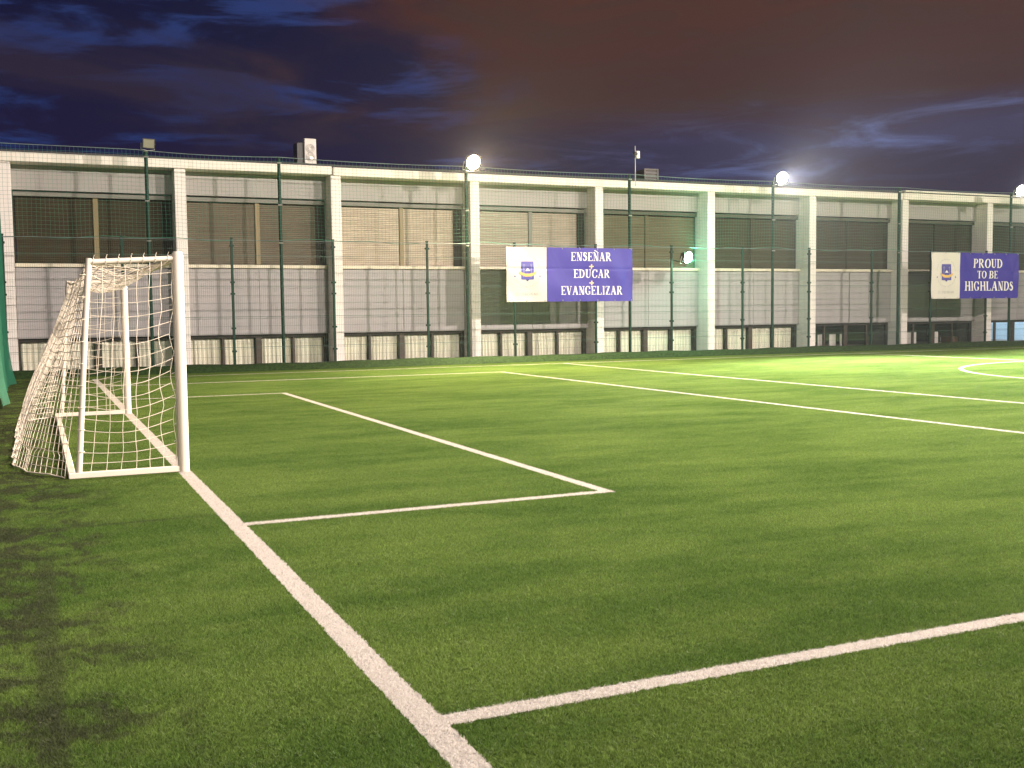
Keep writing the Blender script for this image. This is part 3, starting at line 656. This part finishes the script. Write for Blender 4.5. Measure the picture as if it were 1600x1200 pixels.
net_mesh(side(0.0, -1), 7, 17, 'side_net'); net_mesh(side(GW, 1), 7, 17, 'side_net')
def back(u, v):                                        # u: near .. far, v: 0 top .. 1 ground
    y = 0.02+(GW-0.04)*u
    bul = min(1.0, (1-(1-min(u/0.22, 1))**2))*min(1.0, (1-u)/0.10 if u > 0.90 else 1.0)
    xt = BX; xb = BB-0.06-0.45*bul
    sag = 0.10*math.sin(math.pi*u)
    vv = v
    x = xt+(xb-xt)*(vv**1.15)-0.10*bul*math.sin(math.pi*vv)*vv
    z = (H-0.07-sag)*(1-vv)+0.015
    if vv > 0.9: x += 0.02*math.sin(u*60)
    return (x+0.6*jit(u*6, v), y+jit(v, u*5), max(0.012, z+0.4*jit(u*9, v*3)))
net_mesh(back, 84, 26, 'back_net', 0.0034)
def roof(u, v):                                        # v: 0 crossbar .. 1 back rope
    y = 0.02+(GW-0.04)*u; sag = 0.10*math.sin(math.pi*u)
    x = -0.04+(BX+0.04)*v
    z = H-0.05-0.03*v-sag*v-0.16*math.sin(math.pi*v)*(0.45+0.55*math.sin(math.pi*min(1, u*1.15)))
    return (x+jit(u*6, v), y+jit(v, u*4), z+jit(u*7, v*2))
net_mesh(roof, 70, 8, 'roof_net', 0.0034)
q = MB(); q.tube([(BX, 0.02+(GW-0.04)*u, H-0.07-0.10*math.sin(math.pi*u)) for u in np.linspace(0, 1, 40)], 0.007, 6); q.build('back_rope', M['netcord'], G)
q = MB(); q.tube([tuple(Vector(back(u, 1.0))+Vector((0, 0, 0.004))) for u in np.linspace(0, 1, 80)], 0.007, 6); q.build('bottom_rope', M['netcord'], G)
q = MB()                                               # ties around the bars
for u in np.linspace(0.08, 0.95, 7):
    x = -0.03+(BX+0.03)*u; a_ = np.linspace(0, 2*math.pi, 9)[:-1]; q.tube([(x+0.006*math.sin(c), 0.03*math.cos(c), H-0.045-0.04*u+0.031*math.sin(c)) for c in a_], 0.004, 4, closed=True)
    q.tube([(x, 0.0, H-0.015-0.04*u), (x+0.012, -0.01, H+0.018-0.04*u)], 0.003, 4)
for zz in np.linspace(0.25, 1.85, 9):
    xx = BX-0.08+(BB+0.06-BX+0.05)*(1-zz/1.98)*0.9+0.03; a_ = np.linspace(0, 2*math.pi, 9)[:-1]
    q.tube([(xx+0.032*math.cos(c), 0.032*math.sin(c), zz) for c in a_], 0.004, 4, closed=True)
q.build('net_tie', M['netcord'], G)
q = MB()
for zz in np.linspace(0.15, 1.9, 12): q.tube([(-0.045, 0.0, zz), (-0.085, -0.01, zz-0.012)], 0.004, 4)
q.tube([(-0.052, 0.0, 0.02), (-0.052, 0.0, H-0.06)], 0.005, 5); q.build('net_rail', M['galv'], G)

# ------------------------------------------------------------------ banners with lettering
def glyph(c, n=36):
    """rasterised serif capital: mask rows of a unit-high letter and its width"""
    wd = {'I': .46, 'M': 1.1, 'N': .92, 'Ñ': .92, 'H': .98, 'G': .92, 'O': .92, 'D': .92, 'C': .86, 'A': .94, 'R': .92, 'U': .92, 'V': .92, 'Z': .80, 'E': .80, 'S': .66, 'L': .78, 'P': .78, 'T': .82, 'B': .82, '+': .8}.get(c, .8)
    top = 1.28 if c == 'Ñ' else 1.0
    nx, nz = int(n*wd), int(n*top); xx, zz = np.meshgrid((np.arange(nx)+.5)/n, (np.arange(nz)+.5)/n); m = np.zeros(xx.shape, bool)
    R = lambda a, b, c_, d: (xx >= a) & (xx <= c_) & (zz >= b) & (zz <= d)
    def seg(x0, z0, x1, z1, hw):                        # slanted stem with horizontal ends
        t_ = (zz-z0)/(z1-z0); return (t_ >= 0) & (t_ <= 1) & (np.abs(xx-(x0+(x1-x0)*t_)) <= hw)
    def ell(cx_, cz_, rx, rz): return ((xx-cx_)/rx)**2+((zz-cz_)/rz)**2 <= 1
    S, Hh, V = .20, .075, .055
    def stem(x): return R(x, 0, x+S, 1) | R(x-.07, 0, x+S+.07, V) | R(x-.07, 1-V, x+S+.07, 1)
    if c == 'I': m = stem(.13)
    elif c == 'H': m = stem(.10) | stem(.68) | R(.2, .47, .8, .55)
    elif c in 'NÑ':
        m = R(.13, 0, .13+Hh, 1) | R(.02, 0, .32, V) | R(.72, 0, .72+Hh, 1) | R(.58, 1-V, .92, 1) | R(.02, 1-V, .3, 1) | seg(.68, 0, .2, 1, .125)
        if c == 'Ñ': m |= (np.abs(zz-(1.16+.05*np.sin((xx-.2)*12))) < .045) & (xx > .22) & (xx < .72)
    elif c == 'E': m = stem(.10) | R(.1, 1-V, .74, 1) | R(.69, .80, .74, 1) | R(.1, 0, .77, V) | R(.72, 0, .77, .22) | R(.2, .48, .58, .55) | R(.53, .40, .58, .63)
    elif c == 'L': m = stem(.10) | R(.1, 0, .75, V) | R(.70, 0, .75, .26)
    elif c == 'T': m = stem(.31) | R(.03, 1-V, .79, 1) | R(.03, .78, .08, 1) | R(.74, .78, .79, 1)
    elif c == 'D': m = stem(.10) | ((ell(.40, .5, .48, .5) & ~ell(.38, .5, .28, .43)) & (xx > .38)) | R(.2, 0, .42, V) | R(.2, 1-V, .42, 1)
    elif c in 'PRB':
        m = stem(.10) | ((ell(.42, .74, .34, .26) & ~ell(.40, .74, .15, .20)) & (xx > .40)) | R(.2, 1-V, .42, 1) | R(.2, .48, .42, .48+V)
        if c == 'R': m |= seg(.80, 0, .42, .5, .11) | R(.66, 0, .92, V)
        if c == 'B': m |= ((ell(.42, .26, .38, .26) & ~ell(.40, .26, .18, .20)) & (xx > .40)) | R(.2, 0, .42, V)
    elif c in 'OQ': m = ell(.46, .5, .44, .515) & ~ell(.46, .5, .235, .455)
    elif c in 'CG':
        m = (ell(.46, .5, .44, .515) & ~ell(.48, .5, .25, .45)) & ~((xx > .62) & (zz > .30) & (zz < .70)) | R(.74, .66, .80, 1)
        m &= ~((xx > .82))
        if c == 'G': m |= R(.62, .06, .81, .42) | R(.54, .38, .90, .43)
    elif c == 'S':
        p = np.array([(.55, .80), (.50, .92), (.34, .965), (.17, .90), (.13, .76), (.22, .63), (.38, .54), (.51, .42), (.53, .26), (.46, .12), (.31, .04), (.14, .09), (.08, .22)])
        rr = np.array([.05, .05, .05, .08, .10, .12, .125, .12, .10, .08, .05, .05, .05])
        for i in range(len(p)-1):
            for u in np.linspace(0, 1, 6): q_ = p[i]*(1-u)+p[i+1]*u; r_ = rr[i]*(1-u)+rr[i+1]*u; m |= (xx-q_[0])**2+(zz-q_[1])**2 < r_**2
    elif c == 'A': m = seg(.13, 0, .46, 1, .04) | seg(.75, 0, .46, 1, .115) | R(.24, .30, .68, .37) | R(0, 0, .28, V) | R(.58, 0, .94, V)
    elif c == 'V': m = seg(.46, 0, .16, 1, .115) | seg(.46, 0, .78, 1, .04) | R(0, 1-V, .34, 1) | R(.64, 1-V, .92, 1)
    elif c == 'U': m = (R(.12, .3, .32, 1) | R(.70, .3, .77, 1) | R(.03, 1-V, .41, 1) | R(.58, 1-V, .90, 1) | ((ell(.445, .32, .325, .335) & ~ell(.50, .34, .20, .25)) & (zz < .34)))
    elif c == 'Z': m = seg(.16, .03, .62, .97, .125) | R(.06, 1-V, .72, 1) | R(.06, .78, .11, 1) | R(.05, 0, .74, V) | R(.69, 0, .74, .22)
    elif c == '+': m = R(.30, .05, .52, .95) | R(.0, .39, .82, .61)
    return m, wd
def text_mb(txt, width, height, n=36, gap=.06, sp=.35):
    """flat lettering centred on x=0, base z=0; quads (x, z) only"""
    tot = sum((glyph(c, 8)[1]+gap) if c != ' ' else sp for c in txt)-gap; kx = width/tot; quads = []; x = -width/2
    for c in txt:
        if c == ' ': x += sp*kx; continue
        m, wd = glyph(c, n); 
        for r in range(m.shape[0]):
            row = m[r]; i = 0
            while i < len(row):
                if row[i]:
                    j = i
                    while j < len(row) and row[j]: j += 1
                    quads.append((x+i/n*kx, r/n*height, x+j/n*kx, (r+1)/n*height)); i = j
                else: i += 1
        x += (wd+gap)*kx
    return quads
def wav(x, z): return 0.014*math.sin(x*3.1+z*1.2)+0.009*math.sin(z*5+x*1.7)+0.008*math.sin(x*9+z*4)+0.010*math.exp(-((x-3.75-z*0.35)/0.09)**2)-0.006*math.exp(-((x-2.2+z*0.5)/0.06)**2)+0.008*math.exp(-((z-0.97)/0.03)**2)
def lay(quads, dx, dz, off, name, mat, parent):
    q = MB(); vs = []; fs = []
    for x0, z0, x1, z1 in quads:
        k = len(vs); vs += [(x+dx, wav(x+dx, z+dz)-off, z+dz) for x, z in ((x0, z0), (x1, z0), (x1, z1), (x0, z1))]; fs.append((k, k+1, k+2, k+3))
    q.add(vs, fs); return q.build(name, mat, parent)
def raster(fn, x0, x1, z0, z1, n):
    qs = []; dx = (x1-x0)/n; nz = int((z1-z0)/dx)
    for r in range(nz):
        z = z0+(r+.5)*dx; i = 0
        row = [fn(x0+(i2+.5)*dx, z) for i2 in range(n)]
        while i < n:
            if row[i]:
                j = i
                while j < n and row[j]: j += 1
                qs.append((x0+i*dx, z0+r*dx, x0+j*dx, z0+(r+1)*dx)); i = j
            else: i += 1
    return qs
def banner(label, x0, xs_, x1, z0, z1, lines, crest_k, cloth='blue_cloth'):
    B = thing('banner', label, 'banner', (x0, FY-0.16, z0), 'banners tied to the mesh fence')
    w, ws, h = x1-x0, xs_-x0, z1-z0
    for a_, b_, nm, mt in ((0, ws, 'white_field', M['white_cloth']), (ws, w, 'blue_field', M[cloth])):
        nx = max(6, int((b_-a_)/0.03)); q = MB(); V = [[(x, wav(x, z), z) for z in np.linspace(0, h, 56)] for x in np.linspace(a_, b_, nx)]
        q.grid(V); q.grid([[(x, y+0.003, z) for x, y, z in r_] for r_ in V], True); q.build(nm, mt, B, True)
    for txt, cx_, zb, wd, ht, key in lines: lay(text_mb(txt, wd, ht), cx_, zb, 0.009, 'lettering' if txt != '+' else 'plus_sign', M[key], B)
    # crest: shield with two pillars, pale peak and a ribbon, inside a ring of small faint letters
    cx_, cz_, k = ws*0.515, h*0.555, crest_k
    def shield(x, z): return abs(x) < .36*k and (-.42*k < z < .52*k) or (z <= -.42*k and z > -.52*k and abs(x) < (z+.52*k)*1.1)
    cr = lay(raster(shield, -.37*k, .37*k, -.53*k, .53*k, 40), cx_, cz_, 0.012, 'crest', M['crest_blue'], B)
    def pil(x, z): ax = abs(x); return (.13*k < ax < .27*k and -.32*k < z < .38*k and (.165*k < ax < .235*k or .30*k < z < .36*k or -.30*k < z < -.24*k)) 
    lay(raster(pil, -.3*k, .3*k, -.4*k, .46*k, 46), cx_, cz_, 0.017, 'crest_pillar', M['pale_blue'], cr)
    def peak(x, z): return 0 < z-.02*k < .16*k-abs(x)*1.3
    lay(raster(peak, -.15*k, .15*k, 0, .2*k, 26), cx_, cz_, 0.021, 'crest_peak', M['letter'], cr)
    def rib(x, z): q_ = x/(.46*k); return abs(q_) < 1 and abs(z-(-.20*k+.15*k*q_*q_)) < .075*k*(1-.15*q_*q_)
    lay(raster(rib, -.47*k, .47*k, -.32*k, .10*k, 56), cx_, cz_, 0.026, 'crest_ribbon', M['gold'], cr)
    qs = []
    rg = random.Random(3)
    for i in range(46):
        an_ = math.radians(-68+360*i/46.0*1.0)
        dg = math.degrees(an_) % 360
        if 170 < dg < 192 or dg < 10 or dg > 348 or (i % 9 == 8): continue
        rx, rz = .74*k, .80*k; x, z = rx*math.cos(an_), rz*math.sin(an_)
        s_ = .018*k
        qs += [(x-s_*2, z-s_*2.2, x-s_*.8, z+s_*2.2), (x-s_*.8, z-s_*.6, x+s_*1.2, z+s_*.6)] if i % 2 else [(x-s_*1.6, z+s_*1.2, x+s_*1.6, z+s_*2.2), (x-s_*.6, z-s_*2.2, x+s_*.6, z+s_*1.2)]
    lay(qs, cx_, cz_, 0.006, 'ring_lettering', M['faint'], B)
    lay([(-.70*k-.03, -.05*k-.14, -.70*k+.02, -.05*k-.09), (.70*k-.02, -.05*k-.14, .70*k+.03, -.05*k-.09)], cx_, cz_, 0.006, 'ring_dot', M['crest_blue'], B)
    lay(text_mb('EL ENCINAR', ws*0.56, 0.085, 18, sp=.5), cx_, h*0.115, 0.006, 'small_lettering', M['faint'], B)
    for i in range(8):
        for z in (0.03, h-0.03):
            x = 0.04+(w-0.08)*i/7; q = MB(); a_ = np.linspace(0, 2*math.pi, 11)[:-1]; q.tube([(x+0.016*math.cos(c), wav(x, z)-0.006, z+0.016*math.sin(c)) for c in a_], 0.005, 4, closed=True)
            q.tube([(x, wav(x, z)-0.004, z), (x+0.02, 0.09, z+(0.06 if z > 1 else -0.06))], 0.004, 4); q.build('eyelet', M['galv'], B)
    return B
wB = 15.48-11.27; sB = 12.55-11.27; cB = sB+(wB-sB)*0.515
banner('blue and white banner of three words with gold plus signs between them', 11.27, 12.55, 15.48, 1.76, 3.35,
       [('ENSEÑAR', cB-.02, 1.205, 1.36, .255, 'letter'), ('+', cB-.02, .965, .155, .15, 'tan'), ('EDUCAR', cB, .70, 1.22, .25, 'letter'), ('+', cB, .475, .155, .15, 'tan'), ('EVANGELIZAR', cB, .20, 2.10, .255, 'letter')], .56)
wB = 31.92-27.64; sB = 28.97-27.64; cB = sB+(wB-sB)*0.49
banner('blue and white banner reading that the school is proud, at the right', 27.64, 28.97, 31.92, 1.76, 3.39,
       [('PROUD', cB-.08, 1.10, 1.42, .32, 'letter'), ('TO BE', cB-.08, .72, 1.0, .27, 'letter'), ('HIGHLANDS', cB, .28, 2.45, .33, 'letter')], .60, 'deep_blue_cloth')

# ------------------------------------------------------------------ thin scattering volume, added to imitate lens glare around the lit floodlights
mh = bpy.data.materials.new('glare_volume'); mh.use_nodes = True; th = NT(mh.node_tree); th.n.clear()
oh = th.node('ShaderNodeOutputMaterial'); vh = th.node('ShaderNodeVolumePrincipled'); vh.inputs['Density'].default_value = 0.00014; vh.inputs['Anisotropy'].default_value = 0.4
vh.inputs['Color'].default_value = (0.95, 0.93, 0.9, 1); th.l.new(vh.outputs[0], oh.inputs['Volume'])
mb = MB(); mb.box((-620, -620, -1.1), (620, 620, 14.0)); hz = mb.build('glare_haze', mh); tag(hz, kind='stuff')
